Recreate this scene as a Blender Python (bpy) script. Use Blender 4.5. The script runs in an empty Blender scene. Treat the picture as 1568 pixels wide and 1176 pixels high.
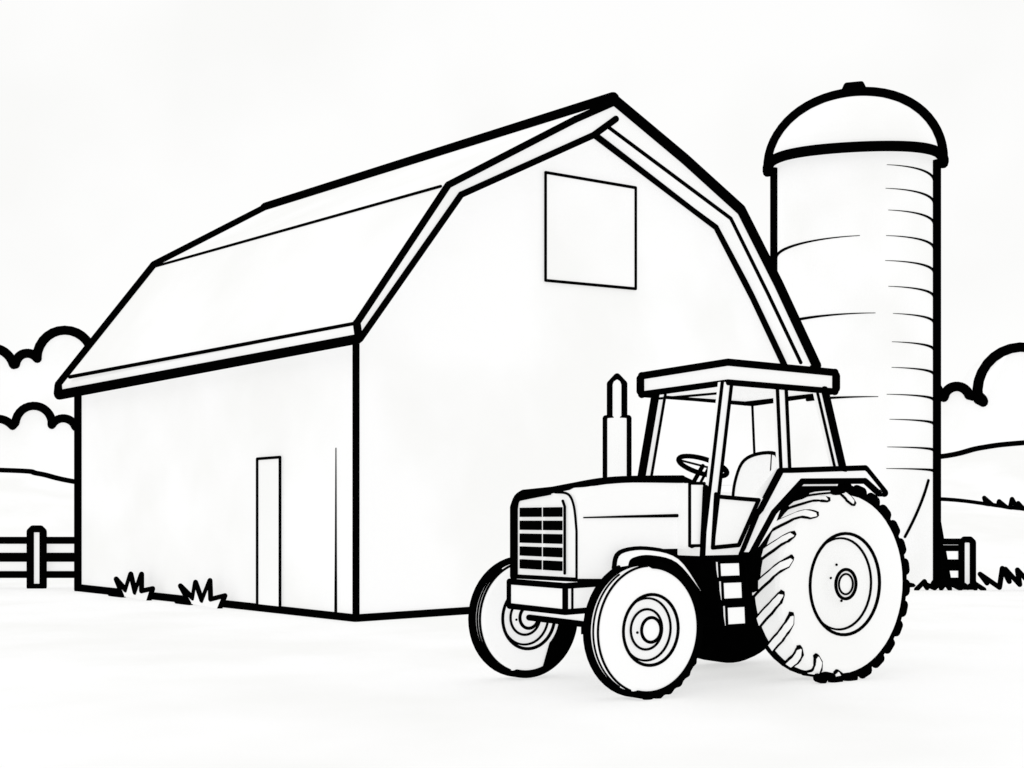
import bpy, math, random
from mathutils import Vector
random.seed(4)
D=math.radians
scene=bpy.context.scene
F0=1830.0

# ---------------------------------------------------------------- materials
def glow_paper(name, scale=0.25):
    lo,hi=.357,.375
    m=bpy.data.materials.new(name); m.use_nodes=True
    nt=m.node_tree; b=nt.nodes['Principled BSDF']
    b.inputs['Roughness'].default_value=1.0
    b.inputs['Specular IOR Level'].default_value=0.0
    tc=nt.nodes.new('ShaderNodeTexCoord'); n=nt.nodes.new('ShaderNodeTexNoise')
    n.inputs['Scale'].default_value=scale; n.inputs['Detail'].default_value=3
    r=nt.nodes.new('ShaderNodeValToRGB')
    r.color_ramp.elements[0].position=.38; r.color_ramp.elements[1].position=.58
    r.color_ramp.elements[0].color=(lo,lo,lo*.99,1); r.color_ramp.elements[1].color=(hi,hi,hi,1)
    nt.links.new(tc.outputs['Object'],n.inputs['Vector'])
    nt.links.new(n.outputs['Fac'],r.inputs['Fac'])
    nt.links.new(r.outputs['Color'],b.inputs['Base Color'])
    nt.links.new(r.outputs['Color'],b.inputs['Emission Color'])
    b.inputs['Emission Strength'].default_value=1.70  # self-glow lifts shaded whites so surfaces stay flat; not a light source
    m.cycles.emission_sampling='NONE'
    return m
WHITE=glow_paper('white_paint_glow')
WALL=glow_paper('white_wall_paint_glow',.35)
GROUND=glow_paper('white_ground_glow',.3)
def blackmat():
    m=bpy.data.materials.new('black_ink'); m.use_nodes=True
    nt=m.node_tree; b=nt.nodes['Principled BSDF']
    n=nt.nodes.new('ShaderNodeTexNoise'); n.inputs['Scale'].default_value=20
    r=nt.nodes.new('ShaderNodeValToRGB')
    r.color_ramp.elements[0].color=(.0002,.0002,.0002,1); r.color_ramp.elements[1].color=(.001,.001,.001,1)
    nt.links.new(n.outputs['Fac'],r.inputs['Fac']); nt.links.new(r.outputs['Color'],b.inputs['Base Color'])
    b.inputs['Roughness'].default_value=1; b.inputs['Specular IOR Level'].default_value=0
    return m
BLACK=blackmat()

# ---------------------------------------------------------------- mesh builder
SPH=[]
SF=[]
def _sph():
    nu,nv=10,6
    SPH.append(Vector((0,0,1)))
    for j in range(1,nv):
        t=math.pi*j/nv
        for i in range(nu):
            p=2*math.pi*i/nu; SPH.append(Vector((math.sin(t)*math.cos(p),math.sin(t)*math.sin(p),math.cos(t))))
    SPH.append(Vector((0,0,-1)))
    for i in range(nu): SF.append((0,1+i,1+(i+1)%nu))
    for j in range(nv-2):
        for i in range(nu):
            a=1+j*nu+i;b=1+j*nu+(i+1)%nu; SF.append((a,a+nu,b+nu,b))
    l=len(SPH)-1
    for i in range(nu): SF.append((l,1+(nv-2)*nu+(i+1)%nu,1+(nv-2)*nu+i))
_sph()
class MB:
    def __init__(s): s.v=[]; s.f=[]
    def poly(s,pts):
        b=len(s.v); s.v+= [tuple(p) for p in pts]; s.f.append(tuple(range(b,b+len(pts))))
    def sphere(s,c,r):
        b=len(s.v); s.v+=[tuple(Vector(c)+q*r) for q in SPH]; s.f+=[tuple(b+i for i in f) for f in SF]
    def seg(s,a,b,ra,rb):
        a=Vector(a);b=Vector(b);d=b-a
        if d.length<1e-6: return
        d.normalize(); x=d.orthogonal().normalized(); y=d.cross(x); n=10; k=len(s.v)
        for i in range(n):
            t=2*math.pi*i/n; o=x*math.cos(t)+y*math.sin(t); s.v.append(tuple(a+o*ra))
        for i in range(n):
            t=2*math.pi*i/n; o=x*math.cos(t)+y*math.sin(t); s.v.append(tuple(b+o*rb))
        for i in range(n): s.f.append((k+i,k+(i+1)%n,k+n+(i+1)%n,k+n+i))
    def line(s,pts,w,closed=False,taper=None):
        """black ink outline as round tubes; radius grows with depth to hold the line weight"""
        P=[Vector(p) for p in pts]; n=len(P)
        R=[]
        for i,p in enumerate(P):
            ww=w
            if taper: ww=taper[0]+(taper[1]-taper[0])*i/max(1,n-1)
            ww=ww*(1.38 if ww>=6.9 else 1.15)
            R.append(ww*.5*max(p.y,2)/F0)  # ink outline added as a tube, thickened with distance from the camera
        for p,r in zip(P,R): s.sphere(p,r)
        for i in range(n-1): s.seg(P[i],P[i+1],R[i],R[i+1])
        if closed: s.seg(P[-1],P[0],R[-1],R[0])
    def prism(s,A,B):
        n=len(A); b=len(s.v); s.v+=[tuple(p) for p in A]+[tuple(p) for p in B]
        s.f.append(tuple(range(b,b+n))); s.f.append(tuple(reversed(range(b+n,b+2*n))))
        for i in range(n): s.f.append((b+i,b+(i+1)%n,b+n+(i+1)%n,b+n+i))
    def loft(s,A,B,closed=False):
        n=len(A)
        for i in range(n if closed else n-1):
            j=(i+1)%n; s.poly([A[i],A[j],B[j],B[i]])
    def done(s,name,mat,parent=None,smooth=False):
        me=bpy.data.meshes.new(name); me.from_pydata(s.v,[],s.f); me.validate(); me.update()
        if smooth: me.polygons.foreach_set('use_smooth',[True]*len(me.polygons))
        o=bpy.data.objects.new(name,me); scene.collection.objects.link(o); me.materials.append(mat)
        if parent: o.parent=parent
        return o
def empty(name):
    e=bpy.data.objects.new(name,None); scene.collection.objects.link(e); return e
def smooth(pts,k=6,closed=False):
    P=[Vector(p) for p in pts]; n=len(P); out=[]
    for i in range(n if closed else n-1):
        if closed: a,b,c,d=P[i-1],P[i],P[(i+1)%n],P[(i+2)%n]
        else: a,b,c,d=P[max(i-1,0)],P[i],P[i+1],P[min(i+2,n-1)]
        for j in range(k):
            t=j/k
            out.append(.5*((2*b)+(c-a)*t+(2*a-5*b+4*c-d)*t*t+(3*b-a-3*c+d)*t**3))
    if not closed: out.append(P[-1])
    return out
def arc(c,r,a0,a1,n=18):
    return [(c[0]+r*math.cos(D(a0+(a1-a0)*i/n)),c[1]+r*math.sin(D(a0+(a1-a0)*i/n))) for i in range(n+1)]

# ---------------------------------------------------------------- ground
g=MB(); g.poly([(-1500,-200,0),(1500,-200,0),(1500,3000,0),(-1500,3000,0)])
g.done('ground',GROUND)

# ---------------------------------------------------------------- barn
BO=(-2.45,18.77);GX=(.7435,.6686);LX=(-.6686,.7435)
def B(t,s,z): return (BO[0]+t*GX[0]+s*LX[0],BO[1]+t*GX[1]+s*LX[1],z)
barn=empty('gambrel_barn')
w=MB()
wall_f=[(0,4.5),(1.9,6.98),(5.33,8.85),(8.95,7.67),(11.35,5.07)]
w.poly([B(0,0,0)]+[B(t,0,z) for t,z in wall_f]+[B(11.35,0,0)])
w.poly([B(0,0,0),B(0,10.86,0),B(0,10.86,4.5),B(0,0,4.5)])
w.poly([B(11.35,0,0),B(11.35,0,5.07),B(11.35,10.86,5.07),B(11.35,10.86,0)])
back=[(0,10.86,0),(0,10.86,4.5),(1.75,10.0,7.1),(5.37,11.2,9.35),(9,11,7.8),(11.35,10.86,5.07),(11.35,10.86,0)]
for i in range(1,len(back)-1): w.poly([B(*back[0]),B(*back[i]),B(*back[i+1])])
w.done('walls',WALL,barn)
r=MB()
of=[(-.31,4.60),(1.48,7.04),(5.37,9.31),(9.19,7.97),(10.48,6.62),(11.89,5.0)]
ob=[(-.31,11.2,4.63),(1.48,10.2,7.40),(5.37,11.9,9.71),(9.19,11.5,8.2),(10.48,11.3,6.8),(11.89,11.2,5.1)]
r.loft([B(t,-.45,z) for t,z in of],[B(*q) for q in ob])
r.done('roof',WHITE,barn)
fa=MB()
inn=[(-.27,4.36),(1.75,6.93),(5.24,8.81),(8.87,7.74),(10.15,6.35),(11.32,5.0)]
fa.loft([B(t,-.45,z) for t,z in of],[B(t,-.45,z) for t,z in inn])
fa.loft([B(t,-.45,z) for t,z in inn],[B(*q) for q in [(0,0,4.43),(1.9,0,6.98),(5.33,0,8.85),(8.95,0,7.67),(10.2,0,6.4),(11.35,0,5.07)]])
fa.poly([B(-.31,-.45,4.6),B(-.31,11.2,4.63),B(-.29,11.2,4.41),B(-.29,-.45,4.36)])
fa.poly([B(-.29,-.45,4.36),B(-.29,11.2,4.41),B(0,11.2,4.45),B(0,-.45,4.43)])
fa.poly([B(11.89,-.45,5),B(11.89,11.2,5.1),B(11.35,11.2,5.07),B(11.35,-.45,5.0)])
fa.done('fascia',WHITE,barn)
d=MB()
d.prism([B(-.03,2.21,.02),B(-.03,2.97,.02),B(-.03,2.97,2.67),B(-.03,2.21,2.67)],[B(.01,2.21,.02),B(.01,2.97,.02),B(.01,2.97,2.67),B(.01,2.21,2.67)])
d.done('door',WHITE,barn)
d=MB()
q=[(4.07,7.84),(6.47,8.01),(6.47,6.06),(4.07,5.9)]
d.prism([B(t,-.03,z) for t,z in q],[B(t,.01,z) for t,z in q])
d.done('loft_hatch',WHITE,barn)
k=MB()
k.line([B(5.37,-.47,9.35),B(5.37,11.9,9.71)],15)
k.line([B(5.37,11.9,9.71),B(1.48,10.2,7.40),B(-.31,11.2,4.63),B(-.33,11.2,4.43)],12)
k.line([B(-.33,11.2,4.41),B(-.29,-.47,4.36)],11)
k.line([B(5.37,-.47,9.35),B(7.4,-.47,8.66),B(9.19,-.47,7.97),B(10.48,-.47,6.62),B(11.89,-.47,5.0)],12.5)
k.line([B(5.37,-.47,9.28),B(4.40,-.47,8.76),B(1.48,-.47,7.04),B(-.31,-.47,4.6)],8)
k.line([B(5.45,-.47,9.0),B(4.87,-.47,8.58),B(1.75,-.47,6.93),B(-.25,-.47,4.36)],7.5)
k.line([B(-.31,-.47,4.6),B(-.27,-.47,4.36)],9)
k.line([B(-.31,-.43,4.60),B(-.33,10.6,4.76)],5)
k.line([B(1.46,-.3,7.05),B(1.46,10.1,7.38)],4)
k.line([B(5.33,-.02,8.80),B(8.95,-.02,7.67),B(10.2,-.02,6.35),B(11.35,-.02,5.0)],8)
k.line([B(5.24,-.47,8.81),B(8.87,-.47,7.74),B(10.12,-.47,6.38),B(11.32,-.47,5.02)],5)
k.line([B(0,0,4.4),B(0,0,.03)],8)
k.line([B(0,10.86,4.4),B(0,10.86,.03)],12)
k.line([B(0,10.86,.06),B(0,0,.05),B(2.7,0,.05)],10)
k.line([B(-.04,2.97,.1),B(-.04,2.97,2.67),B(-.04,2.21,2.67),B(-.04,2.21,.1)],4)
k.line([B(-.01,.55,2.75),B(-.01,.55,1.2),B(-.01,.55,.09)],3.5,taper=(1.5,4.5))
k.line([B(t,-.04,z) for t,z in q],4,closed=True)
k.done('trim_lines',BLACK,barn)

# ---------------------------------------------------------------- silo
silo=empty('grain_silo')
SC=Vector((8.58,30.0,0)); SR=1.87; ZT=12.14
vd=math.atan2(-SC.y,-SC.x)
def sp(th,rr,z):
    a=vd+D(th); return (SC.x+rr*math.cos(a),SC.y+rr*math.sin(a),z)
def rimz(th): return 10.33+.185*math.sin(D(th))**2-.065*math.sin(D(th))
b=MB(); A=[i*5-180 for i in range(72)]
b.loft([sp(t,SR,0) for t in A],[sp(t,SR,rimz(t)) for t in A],True)
b.done('barrel',WALL,silo,True)
b=MB(); prev=[sp(t,2.02,rimz(t)) for t in A]
b.loft([sp(t,SR-.02,rimz(t)-.02) for t in A],prev,True)
for j in range(1,13):
    e=D(90*j/12); cur=[sp(t,2.02*max(0,math.cos(e))**.9+.001,rimz(t)*(1-math.sin(e))+(ZT-.06)*math.sin(e)) for t in A]
    b.loft(prev,cur,True); prev=cur
b.done('dome',WHITE,silo,True)
b=MB(); b.loft([sp(t,.25,ZT-.1) for t in A],[sp(t,.2,ZT+.24) for t in A],True); b.poly([sp(t,.2,ZT+.24) for t in A])
b.done('vent_cap',WHITE,silo)
k=MB()
k.line([sp(88,1.95,.03),sp(88,1.95,10.5)],10.5)
k.line([sp(-88,1.95,.03),sp(-88,1.95,10.5)],9.5)
k.line([sp(t,2.10,rimz(t)) for t in range(-92,93,4)],11.5)
# added outline stroke on the dome's silhouette as seen from the camera
Vn=Vector((-SC.x/2.1,-SC.y/2.1,(1.6-10.4)/1.8)); dd=1/Vn.length; nn=Vn.normalized()
er=Vector((-nn.y,nn.x,0)).normalized(); eu_=er.cross(nn)
if eu_.z<0: eu_=-eu_
P=[]
for a in range(0,181,6):
    qv=nn*dd+(er*math.cos(D(a))+eu_*math.sin(D(a)))*math.sqrt(1-dd*dd)
    th=math.degrees(math.atan2(qv.y,qv.x)-vd); qz=max(0,qv.z); hh=math.hypot(qv.x,qv.y); g_=2.11*hh**.9/hh
    P.append((SC.x+g_*qv.x,SC.y+g_*qv.y,rimz(th)*(1-qz)+(ZT+.03)*qz))
k.line(P,10.5)
k.line([P[0],(P[0][0],P[0][1],P[0][2]-.1)],12); k.line([P[-1],(P[-1][0],P[-1][1],P[-1][2]-.1)],12)
k.line([sp(-90,.24,ZT+.05),sp(-90,.22,ZT+.27),sp(-60,.2,ZT+.34),sp(60,.2,ZT+.34),sp(90,.22,ZT+.27),sp(90,.24,ZT+.05)],6.9)
for y in (270,305,337,375,412,450,490,532,570,610,647,688,720):
    z=1.6+(796-y)*.0159; s0=random.uniform(22,29)
    k.line([sp(s0+(86-s0)*i/12,SR+.005,z) for i in range(13)],3,taper=(.8,4.5))
for z,t0,t1 in ((8.3,-88,4),(6.47,-60,15),(4.5,-35,17)):
    k.line([sp(t0+(t1-t0)*i/14,SR+.005,z) for i in range(15)],3,taper=(5,1))
k.line([sp(66-28*i/8,SR+.02,2.55-1.35*i/8) for i in range(9)],4)
k.line([sp(90,1.95,2.0),sp(88,2.18,.05)],5,taper=(5,12))
k.line([sp(82,SR,.04),sp(40,SR,.04)],8)
k.done('outline_and_seam_lines',BLACK,silo)

# ---------------------------------------------------------------- hills, trees
def hill(name,Y,crest,w):
    e=empty(name)
    C=smooth([(x,0,z) for x,z in crest],8)
    m=MB(); rows=[(-14,-.02),(-9,.3),(-4,.75),(0,1),(6,.8),(16,-.02)]
    for (a,fa_),(c,fb) in zip(rows,rows[1:]):
        m.loft([(p.x,Y+a,p.z*fa_) for p in C],[(p.x,Y+c,p.z*fb) for p in C])
    m.done('hill_slope',GROUND,e,True)
    k=MB(); k.line([(p.x,Y,p.z) for p in C],w); k.done('crest_line',BLACK,e)
hill('hill',55,[(-60,3.0),(-35,4.1),(-23.6,3.82),(-21.8,3.66),(-20.1,3.28),(-15,2.5),(-6,1.6)],9)
hill('hill',60,[(8,3.6),(15,4.1),(21.35,4.68),(23.5,5.14),(25.7,5.4),(32,5.8),(50,5.0)],9)
hill('hill',45,[(8,2.1),(12,2.35),(16,2.33),(18,2.12),(19.3,1.95),(25,1.5)],8)
def trees(name,Y,arcs,w):
    e=empty(name); P=[]
    for cx,cz,r_,a0,a1 in arcs: P+=arc((cx,cz),r_,a0,a1,14)
    m=MB()
    poly=[(P[0][0],-.3)]+P+[(P[-1][0],-.3)]
    m.prism([(x,Y,z) for x,z in poly],[(x,Y+3,z) for x,z in poly]); m.done('foliage_mass',WHITE,e)
    k=MB(); k.line([(x,Y-.02,z) for x,z in P],w); k.done('foliage_outline',BLACK,e)
trees('distant_trees',75,[(-42,10,2.6,170,30),(-38,10.6,2,150,30),(-35.2,11.1,1.4,150,30),(-32.7,10.9,1.5,150,17),(-30.4,11.3,.75,175,35),(-28.05,11.75,1.75,180,0),(-25,11,1.6,150,20),(-22,10.4,2,150,10)],10.5)
trees('distant_trees',65,[(-36,5.5,2,170,30),(-33,6,1.6,150,30),(-30.4,6.2,1.3,150,25),(-28,6.0,1.1,140,40),(-26.0,6.8,1.0,175,10),(-24.4,6.4,.72,150,20),(-23,6.3,.9,150,20),(-21,6,1.2,150,10)],9.5)
trees('distant_trees',75,[(22,8.5,1.6,150,20),(25.2,9,1.7,150,15),(27.9,9.15,.82,170,20),(29.07,8.9,.5,110,10),(32.0,9.64,2.8,190,20),(36,9.5,2.3,140,20),(40,8.5,2.4,140,0)],11)

# ---------------------------------------------------------------- fences
def fence(name,Y,x0,x1,posts,rails,zt,pw=.15,lw=8):
    e=empty(name); m=MB(); k=MB()
    for z0,z1 in rails:
        m.prism([(x0,Y,z0),(x1,Y,z0),(x1,Y,z1),(x0,Y,z1)],[(x0,Y+.06,z0),(x1,Y+.06,z0),(x1,Y+.06,z1),(x0,Y+.06,z1)])
        k.line([(x0,Y,z0),(x1,Y,z0)],lw); k.line([(x0,Y,z1),(x1,Y,z1)],lw)
    m.done('rails',WHITE,e); m=MB()
    for px in posts:
        a=[(px-pw,0),(px-pw,zt-.06),(px-pw+.06,zt),(px+pw-.06,zt),(px+pw,zt-.06),(px+pw,0)]
        m.prism([(x,Y-.12,z) for x,z in a],[(x,Y+.15,z) for x,z in a])
        k.line([(x,Y-.14,z+.03) for x,z in a],lw,closed=True)
    m.done('posts',WHITE,e); k.done('outline',BLACK,e)
fence('wooden_fence',28,-19,-9.6,[-17.9,-14.5,-11.08],[(.75,1.12),(.32,.70)],1.36)
fence('wooden_fence',27.5,9.95,10.35,[10.42],[(.95,1.1),(.5,.62),(.12,.2)],1.12,.13,7)

# ---------------------------------------------------------------- grass
ge=empty('grass_tufts'); m=MB();k=MB()
def tuft(s0,pts,kx,kz,w):
    P=[B(-.22,s0-x*kx,.03+max(h,-3)*kz) for x,h in pts]
    m.poly(P); k.line(P,w)
T1=[(-34,1),(-12,-1),(-24,24),(-8,9),(0,33),(7,7),(17,34),(17,10),(34,15),(28,-3)]
T2=[(-36,1),(-14,-1),(-30,24),(-10,8),(-6,31),(4,6),(16,35),(17,9),(38,16),(30,-3)]
tuft(7.71,T1,.0295,.0142,6.8)
tuft(4.76,T2,.0255,.0132,6.8)
def blades(k,X0,X1,Y,z,n,h,w=6,z1=None):
    P=[]
    if z1 is None: z1=z
    for i in range(n):
        x=X0+(X1-X0)*(i+random.uniform(-.2,.2))/n; dx=(X1-X0)/n; zz=z+(z1-z)*i/n
        P.append((x,Y,zz+h*random.uniform(-.05,.25))); P.append((x+dx*random.uniform(-.7,1.1),Y,zz+h*random.uniform(.5,1)))
    P.append((X1,Y,z1)); k.line(P,w)
blades(k,9.2,10.7,27.1,.02,8,.2,6.8)
blades(k,10.75,12.0,27,.05,5,.62,6.8)
blades(k,12.0,16,27,.05,10,.5,6.8)
blades(k,17.9,21,44.8,2.05,9,.45,6,1.75)
m.done('tuft_fill',WHITE,ge); k.done('blades',BLACK,ge)

# ---------------------------------------------------------------- tractor
AN=D(33); O=(2.70,12.56); FX=(-math.cos(AN),-math.sin(AN)); NX=(math.sin(AN),-math.cos(AN))
def T(u,v,z): return (O[0]+u*FX[0]+v*NX[0],O[1]+u*FX[1]+v*NX[1],z)
tr=empty('farm_tractor')
K=MB()
def side(pts,v0,v1,name,lw=None,lv=None,mat=WHITE):
    m=MB(); m.prism([T(u,v1,z) for u,z in pts],[T(u,v0,z) for u,z in pts]); m.done(name,mat,tr)
    if lw: K.line([T(u,v1 if lv is None else lv,z) for u,z in pts],lw,closed=True)
def circ(u0,v,z0,r_,w,a0=0,a1=360,n=48,taper=None):
    P=[T(u0+r_*math.cos(D(a0+(a1-a0)*i/n)),v,z0+r_*math.sin(D(a0+(a1-a0)*i/n))) for i in range(n+1)]
    K.line(P,w,taper=taper)
def lathe(m,u0,z0,prof,n=64):
    prev=None
    for v,r_ in prof:
        cur=[T(u0+r_*math.cos(2*math.pi*i/n),v,z0+r_*math.sin(2*math.pi*i/n)) for i in range(n)]
        if prev: m.loft(prev,cur,True)
        prev=cur
def wheel(name,u0,z0,vi,vo,R,rim,rec,hub,mat=WHITE,sh=.06):
    m=MB(); s=sh
    lathe(m,u0,z0,[(vi+.02,.05),(vi+.02,R*.5),(vi,R*.6),(vi,R-s*1.3),(vi+s*.4,R-s*.35),(vi+s*1.3,R),(vo-s*1.3,R),(vo-s*.4,R-s*.35),(vo,R-s*1.3),(vo,rim),(vo-.07,rec),(vo-.08,hub+.02),(vo-.08,hub),(vo-.0,hub*.95),(vo-.0,.001)])
    m.done(name,mat,tr,False)
# hood
us=[(2.85,1.84),(2.80,1.885),(2.68,1.92),(2.5,1.945),(2.2,1.965),(1.55,1.985)]
m=MB(); prev=None
for u,zt in us:
    zb=1.06 if u>2.4 else 1.33
    cur=[T(u,-.5,zb),T(u,-.5,zt-.10),T(u,-.46,zt-.02),T(u,-.38,zt),T(u,.38,zt),T(u,.46,zt-.02),T(u,.5,zt-.10),T(u,.5,zb)]
    if prev: m.loft(prev,cur,True)
    else: m.poly(cur)
    prev=cur
m.poly(prev); m.done('hood',WHITE,tr)
K.line([T(2.86,-.52,1.06)]+smooth([T(2.86,-.52,1.72),T(2.85,-.47,1.81),T(2.84,-.38,1.85)],4)+[T(2.83,.1,1.87)]+smooth([T(2.8,.32,1.895),T(2.68,.43,1.925),T(2.5,.44,1.95),T(2.2,.44,1.97),T(1.6,.46,1.985)],4),9)
K.line([T(1.6,.46,1.99),T(1.54,.52,1.95),T(1.53,.52,1.36)],7)
K.line(smooth([T(2.87,.18,1.85),T(2.87,.38,1.83),T(2.87,.47,1.72),T(2.87,.51,1.5)],5)+[T(2.87,.51,1.07)],3.5)
K.line([T(2.87,-.46,1.08),T(2.87,-.46,1.7)]+smooth([T(2.87,-.46,1.7),T(2.87,-.43,1.78),T(2.87,-.33,1.80),T(2.87,.1,1.84)],4),4)
K.line([T(2.87,.30,1.77),T(2.87,.33,1.72),T(2.87,.33,1.12)],4)
K.line([T(2.79,.51,1.62),T(2.3,.51,1.63),T(1.67,.51,1.64)],4,taper=(2,5))
K.line([T(2.87,-.5,1.06),T(2.87,.5,1.07)],6)
K.line([T(2.85,.52,1.06),T(2.52,.52,1.05),T(2.42,.52,1.12),T(2.38,.52,1.30)],6)
gr=MB()
for c0,c1 in ((-.40,-.06),(-.01,.27)):
    for i in range(5):
        z1=1.715-i*.122; z0=z1-.088
        gr.prism([T(2.875,c0,z0),T(2.875,c1,z0),T(2.875,c1,z1),T(2.875,c0,z1)],[T(2.85,c0,z0),T(2.85,c1,z0),T(2.85,c1,z1),T(2.85,c0,z1)])
gr.done('grille',BLACK,tr)
# front weight / bumper
side([(3.0,.79),(3.0,1.02),(2.6,1.03),(2.6,.80)],-.38,.52,'front_bumper',6.9)
K.line([T(3.0,.52,.79),T(3.0,-.38,.79),T(3.0,-.38,1.02),T(3.0,.52,1.02)],6.9)
K.line([T(2.93,.53,.81),T(2.93,.53,1.01)],3.5)
# front axle
m=MB(); m.prism([T(2.42,.6,.62),T(2.42,-.95,.62),T(2.42,-.95,.76),T(2.42,.6,.76)],[T(2.2,.6,.62),T(2.2,-.95,.62),T(2.2,-.95,.76),T(2.2,.6,.76)])
m.done('front_axle',WHITE,tr)
K.line([T(2.43,.6,.62),T(2.43,-.9,.62)],7); K.line([T(2.43,.6,.77),T(2.43,-.9,.77)],4)
m=MB(); m.prism([T(2.3,.55,.6),T(2.3,-.2,.5),T(2.3,-.2,1.1),T(2.3,.55,1.1)],[T(1.9,.55,.6),T(1.9,-.2,.5),T(1.9,-.2,1.1),T(1.9,.55,1.1)])
m.prism([T(2.0,.28,.55),T(2.0,-.28,.55),T(2.0,-.28,1.34),T(2.0,.28,1.34)],[T(-.3,.28,.55),T(-.3,-.28,.55),T(-.3,-.28,1.34),T(-.3,.28,1.34)])
m.done('chassis',BLACK,tr)
# exhaust
m=MB(); eu,ev=2.02,0.0
def vcyl(m,u,v,r0,z0,r1,z1,n=20):
    c=T(u,v,0)
    A_=[(c[0]+r0*math.cos(2*math.pi*i/n),c[1]+r0*math.sin(2*math.pi*i/n),z0) for i in range(n)]
    B_=[(c[0]+r1*math.cos(2*math.pi*i/n),c[1]+r1*math.sin(2*math.pi*i/n),z1) for i in range(n)]
    m.loft(A_,B_,True); m.poly(B_)
vcyl(m,eu,ev,.105,1.9,.105,2.57); vcyl(m,eu,ev,.06,2.57,.06,2.92); vcyl(m,eu,ev,.06,2.92,.02,2.98)
m.done('exhaust_pipe',WHITE,tr)
c=Vector(T(eu,ev,0)); px=Vector((1,-.09,0))
def ex(dx,z): q=c+px*dx; return (q.x,q.y-.02,z)
K.line([ex(-.105,1.98),ex(-.105,2.57),ex(.105,2.57),ex(.105,1.98)],8)
K.line([ex(-.065,2.57),ex(-.065,2.90),ex(0,2.97),ex(.065,2.90),ex(.065,2.57)],8)
K.line([ex(-.06,2.62),ex(.06,2.62)],5); K.line([ex(-.06,2.87),ex(.06,2.87)],6)
# cab roof
VF=-.5; VN=.7
m=MB()
rt=[(1.24,VF-.08),(1.24,VN),(-.22,VN),(-.22,VF-.08)]
m.prism([T(u,v,3.09) for u,v in rt],[T(u,v,2.9) for u,v in rt]); m.done('cab_roof',WHITE,tr)
K.line([T(u,v,3.09) for u,v in rt],8.5,closed=True); K.line([T(u,v,2.9) for u,v in rt],7,closed=True)
for u,v in (rt[0],rt[2],rt[3]): K.line([T(u,v,2.9),T(u,v,3.09)],9)
for u,v in (rt[0],rt[2]):
    e_=.02 if u>0 else -.02
    K.line([T(u+e_,v,2.93),T(u+e_,v,3.06)],9)
# pillars
def pillar(a,b_,wd,name,v,w1,w2):
    (u0,z0),(u1,z1)=a,b_
    m=MB(); m.prism([T(u0,v,z0),T(u0-wd,v,z0),T(u1-wd,v,z1),T(u1,v,z1)],[T(u0,v-.05,z0),T(u0-wd,v-.05,z0),T(u1-wd,v-.05,z1),T(u1,v-.05,z1)])
    m.done(name,WHITE,tr)
    K.line([T(u0,v+.01,z0),T(u1,v+.01,z1)],w1); K.line([T(u0-wd,v+.01,z0),T(u1-wd,v+.01,z1)],w2)
pillar((1.32,2.9),(1.56,1.36),.12,'front_pillar',VN,5,5)
pillar((1.18,2.9),(1.38,1.98),.13,'front_pillar',VF+.06,9.5,4)
pillar((.60,2.9),(.55,2.10),.12,'door_pillar',VN,5,5)
pillar((.05,2.9),(-.22,2.10),.11,'rear_pillar',VN,4,9.5)
K.line([T(-.25,VF,2.86),T(-.3,VF,2.0)],3.5)
K.line([T(1.2,VF+.1,2.84),T(1.28,VN-.03,2.80)],3.5)
K.line([T(.95,VF+.1,2.86),T(-.25,VF,2.86),T(-.1,VN-.05,2.86)],3.5)
# side panels
side([(1.54,1.84),(1.56,1.24),(.94,1.24),(.62,1.55),(.5,1.8)],VN-.04,VN,'door_panel')
K.line([T(1.53,VN+.01,1.9),T(1.57,VN+.01,1.24),T(.96,VN+.01,1.24)],6.9)
K.line([T(1.40,VN+.01,1.84),T(1.44,VN+.01,1.34),T(1.11,VN+.01,1.36),T(.85,VN+.01,1.79),T(1.05,VN+.01,1.80),T(1.40,VN+.01,1.82)],6)
side([(1.70,1.94),(1.70,1.36),(1.56,1.36),(1.52,1.94)],VN-.25,VN-.02,'dash_panel',4.5)
side([(.9,1.8),(.56,2.1),(-.3,2.1),(-.3,1.2),(.9,1.2)],VN-.1,VN-.05,'rear_panel')
side([(1.5,1.26),(-.3,1.26),(-.3,1.34),(1.5,1.34)],VF,VN-.1,'cab_floor')
side([(1.5,1.34),(1.5,1.9),(-.3,1.9),(-.3,1.34)],VF,VF+.04,'far_panel')
# rear fender
fi=[(1.07,1.265),(.86,1.64),(.55,2.07),(-.67,2.125),(-.97,1.88)]
fo=[(1.19,1.27),(.89,1.67),(.51,1.97),(-.38,1.99),(-.58,1.87)]
m=MB(); A1=[T(u,.7,z) for u,z in fi]; B1=[T(u,.95,z) for u,z in fo]
m.loft(A1,B1)
m.done('rear_fender',WHITE,tr)
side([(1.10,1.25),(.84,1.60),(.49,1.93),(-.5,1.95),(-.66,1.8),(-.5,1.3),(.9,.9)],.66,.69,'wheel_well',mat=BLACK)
K.line(A1,9); K.line(B1,7); K.line([A1[0],B1[0]],7); K.line([A1[-1],B1[-1]],8)
# far fender
m=MB(); m.loft([T(u,-.6,z) for u,z in fo],[T(u,-.9,z) for u,z in fo]); m.done('far_fender',WHITE,tr)
# front fender
ga=smooth([(2.50,0,1.17),(2.44,0,1.30),(2.13,0,1.33),(1.75,0,1.24),(1.47,0,.93)],5)
gb=smooth([(2.50,0,1.20),(2.46,0,1.25),(2.27,0,1.27),(1.97,0,1.20),(1.70,0,.95)],5)
m=MB(); m.loft([T(p.x,.58,p.z) for p in ga],[T(p.x,.8,p.z) for p in gb]); m.done('front_fender',WHITE,tr)
K.line([T(p.x,.58,p.z) for p in ga],7); K.line([T(p.x,.8,p.z) for p in gb],5)
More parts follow.
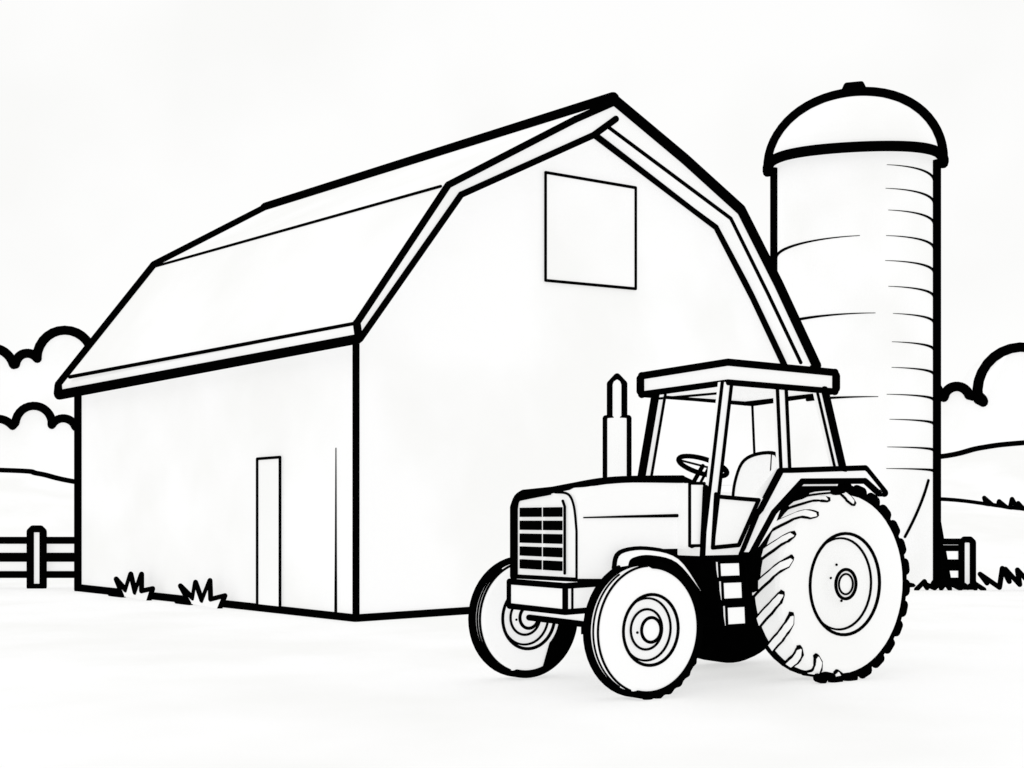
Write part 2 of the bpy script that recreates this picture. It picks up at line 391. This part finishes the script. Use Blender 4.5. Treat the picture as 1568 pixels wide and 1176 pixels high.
# steps
for z0,z1,ul,ur in ((1.07,1.21,1.57,1.23),(.86,1.03,1.53,1.20),(.62,.80,1.48,1.16)):
    side([(ul-.05,z1),(ur+.03,z1),(ur+.02,z0),(ul-.06,z0)],.84,.88,'step',4)
K.line([T(1.60,.89,1.22),T(1.47,.89,.60)],5); K.line([T(1.21,.89,1.22),T(1.13,.89,.60)],5)
m=MB(); m.prism([T(1.58,.82,1.22),T(1.2,.82,1.22),T(1.12,.82,.75),T(1.45,.82,.75)],[T(1.58,.6,1.22),T(1.2,.6,1.22),T(1.12,.6,.75),T(1.45,.6,.75)]); m.done('step_bracket',BLACK,tr)
# seat
def seatp(v,z): return T(.22-(z-1.8)*.12,v,z)
sh=smooth([(-.31,0,1.80),(-.30,0,2.0),(-.22,0,2.20),(-.05,0,2.28),(.2,0,2.29),(.30,0,2.22),(.31,0,1.98),(.30,0,1.78)],4)
m=MB(); m.prism([seatp(p.x,p.z) for p in sh],[Vector(seatp(p.x,p.z))-Vector(T(.12,0,0))+Vector(T(0,0,0)) for p in sh]); m.done('seat_back',WHITE,tr)
K.line([seatp(p.x,p.z) for p in sh],5); K.line([seatp(.2,2.27),seatp(.22,1.8)],2)
m=MB(); m.prism([T(.2,-.3,1.6),T(.7,-.3,1.6),T(.7,-.3,1.8),T(.2,-.3,1.8)],[T(.2,.3,1.6),T(.7,.3,1.6),T(.7,.3,1.8),T(.2,.3,1.8)]); m.done('seat_cushion',WHITE,tr)
# steering wheel
sc_=Vector(T(.97,.05,2.14)); ax=Vector((.25,-.42,1)).normalized(); e1=Vector((1,0,-.3)).normalized(); e1=(e1-ax*e1.dot(ax)).normalized(); e2=ax.cross(e1)
K.line([sc_+(e1*math.cos(D(a))+e2*math.sin(D(a)))*.25 for a in range(0,360,10)],6.8,closed=True)
K.line([sc_-e1*.235,sc_,sc_+e1*.235],3)
K.line([sc_,T(1.15,.05,1.9)],6); K.line([sc_+e1*.06,T(1.05,.05,1.9)],4)
# wheels
rz=.965; fz=.62
wheel('rear_wheel',-.09,rz,.54,.95,.90,.50,.455,.145,sh=.05)
wheel('rear_wheel',-.05,rz,-.95,-.5,.93,.50,.455,.145,mat=BLACK,sh=.07)
wheel('front_wheel',2.27,fz,.62,.81,.565,.315,.28,.11,sh=.03)
wheel('front_wheel',2.42,fz,-1.10,-.92,.555,.315,.28,.11,sh=.03)
# rear wheel lines
ru=-.09
circ(ru,.57,rz,.90,10)
P=[]
a=84.0
while a<288:
    P.append((a,.915)); P.append((a+5.5,.915)); P.append((a+6.5,.968)); P.append((a+11.5,.968)); a+=13
K.line([T(ru+q_*math.cos(D(a)),.90,rz+q_*math.sin(D(a))) for a,q_ in P],10)
for a in (88,281): K.line([T(ru+.91*math.cos(D(a)),v,rz+.91*math.sin(D(a))) for v in (.57,.7,.90)],9)
circ(ru,.955,rz,.50,4.5); circ(ru,.885,rz,.455,3.5); circ(ru,.96,rz,.145,4.5); circ(ru,.96,rz,.10,3)
for du,dz in ((.05,.19),(-.02,-.17),(.13,.06)): K.sphere(T(ru+du,.885,rz+dz),.014)
LW=MB()
# tread profile path (v,r) from inner shoulder across tread, then down the sidewall
PATH=[(.545,.86),(.56,.885),(.60,.90),(.67,.902),(.74,.902),(.82,.902),(.88,.90),(.93,.88),(.955,.83),(.957,.78)]
def lug(a0,L=1.0):
    n=14
    for hw,h,M,t0,t1 in ((.066,.016,K,0,1),(.040,.024,LW,.03,.955)):
        rows=[]
        for i in range(n+1):
            t=(t0+(t1-t0)*i/n)*L*(len(PATH)-1)
            j=min(int(t),len(PATH)-2); f_=t-j
            v=PATH[j][0]*(1-f_)+PATH[j+1][0]*f_; rr=PATH[j][1]*(1-f_)+PATH[j+1][1]*f_
            dv=PATH[j+1][0]-PATH[j][0]; dr=PATH[j+1][1]-PATH[j][1]; l_=math.hypot(dv,dr); nv_,nr_=-dr/l_,dv/l_
            a=a0+30*(t/(len(PATH)-1))
            x_=i/n; ww=hw*min(1,math.sqrt(max(0,1-((x_-.5)*2)**8))+(.15 if M is LW else .25))
            ca,sa=math.cos(D(a)),math.sin(D(a)); tx,tz=-sa,ca
            uu,zz=ru+rr*ca,rz+rr*sa
            def pt(s_,hh): return T(uu+tx*ww*s_+ca*nr_*hh, v+nv_*hh, zz+tz*ww*s_+sa*nr_*hh)
            rows.append([pt(1,-.005),pt(1,h),pt(-1,h),pt(-1,-.005)])
        for i in range(n): M.loft(rows[i],rows[i+1],True)
        M.poly(rows[0]); M.poly(rows[-1])
for i in range(18):
    a0=-108+i*19.5
    c_=(a0+20+180)%360-180
    if -100<c_<95: lug(a0,1.0 if i%2 else .86)
LW.done('tread_lugs',WHITE,tr)
# front wheels lines
def fw(u0,z0,vi,vo,R):
    circ(u0,vi+.03,z0,R,10)
    circ(u0,vo-.01,z0,R,9,93,284)
    for a in (93,284): K.line([T(u0+R*math.cos(D(a)),v,z0+R*math.sin(D(a))) for v in (vi+.03,vo-.01)],9)
    circ(u0,vo-.03,z0,R-.012,3.5,-68,88)
    circ(u0,vi+.105,z0,R-.01,3,-60,60)
    circ(u0,vo+.004,z0,.315,4.5); circ(u0,vo-.06,z0,.28,3.5); circ(u0,vo-.06,z0,.18,3.5); circ(u0,vo+.004,z0,.11,4.5)
    K.sphere(T(u0+.13,vo-.03,z0-.02),.013)
fw(2.27,fz,.61,.81,.58)
P=[]
for j,a in enumerate(range(200,282,6)): P.append((a,.58 if j%2 else .606))
K.line([T(2.27+q_*math.cos(D(a)),.79,fz+q_*math.sin(D(a))) for a,q_ in P],8.5)
fw(2.42,fz,-1.10,-.92,.57)
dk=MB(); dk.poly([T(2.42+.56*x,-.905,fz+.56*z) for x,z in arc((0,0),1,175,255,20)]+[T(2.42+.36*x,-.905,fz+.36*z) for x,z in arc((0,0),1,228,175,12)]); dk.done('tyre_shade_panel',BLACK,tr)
K.done('outline',BLACK,tr)

# ---------------------------------------------------------------- world, light, camera
W=bpy.data.worlds.new('World'); scene.world=W; W.use_nodes=True
nt=W.node_tree; bg=nt.nodes['Background']
tc=nt.nodes.new('ShaderNodeTexCoord'); n=nt.nodes.new('ShaderNodeTexNoise'); n.inputs['Scale'].default_value=5; n.inputs['Detail'].default_value=3
rp=nt.nodes.new('ShaderNodeValToRGB'); rp.color_ramp.elements[0].position=.36; rp.color_ramp.elements[1].position=.56
rp.color_ramp.elements[0].color=(.955,.955,.945,1); rp.color_ramp.elements[1].color=(.99,.99,.985,1)
nt.links.new(tc.outputs['Generated'],n.inputs['Vector']); nt.links.new(n.outputs['Fac'],rp.inputs['Fac']); nt.links.new(rp.outputs['Color'],bg.inputs['Color'])
bg.inputs['Strength'].default_value=1.0
sd=bpy.data.lights.new('sun','SUN'); sd.energy=.10; sd.angle=D(60); so=bpy.data.objects.new('sun',sd); scene.collection.objects.link(so); so.rotation_euler=(D(50),0,D(-10))
cam=bpy.data.cameras.new('camera'); co=bpy.data.objects.new('camera',cam); scene.collection.objects.link(co)
co.location=(0,0,1.6); co.rotation_euler=(D(90),0,0); cam.sensor_width=36; cam.lens=F0/1568*36; cam.shift_y=208/1568; cam.clip_end=5000
scene.camera=co
scene.view_settings.view_transform='Standard'; scene.view_settings.look='None'; scene.view_settings.exposure=0
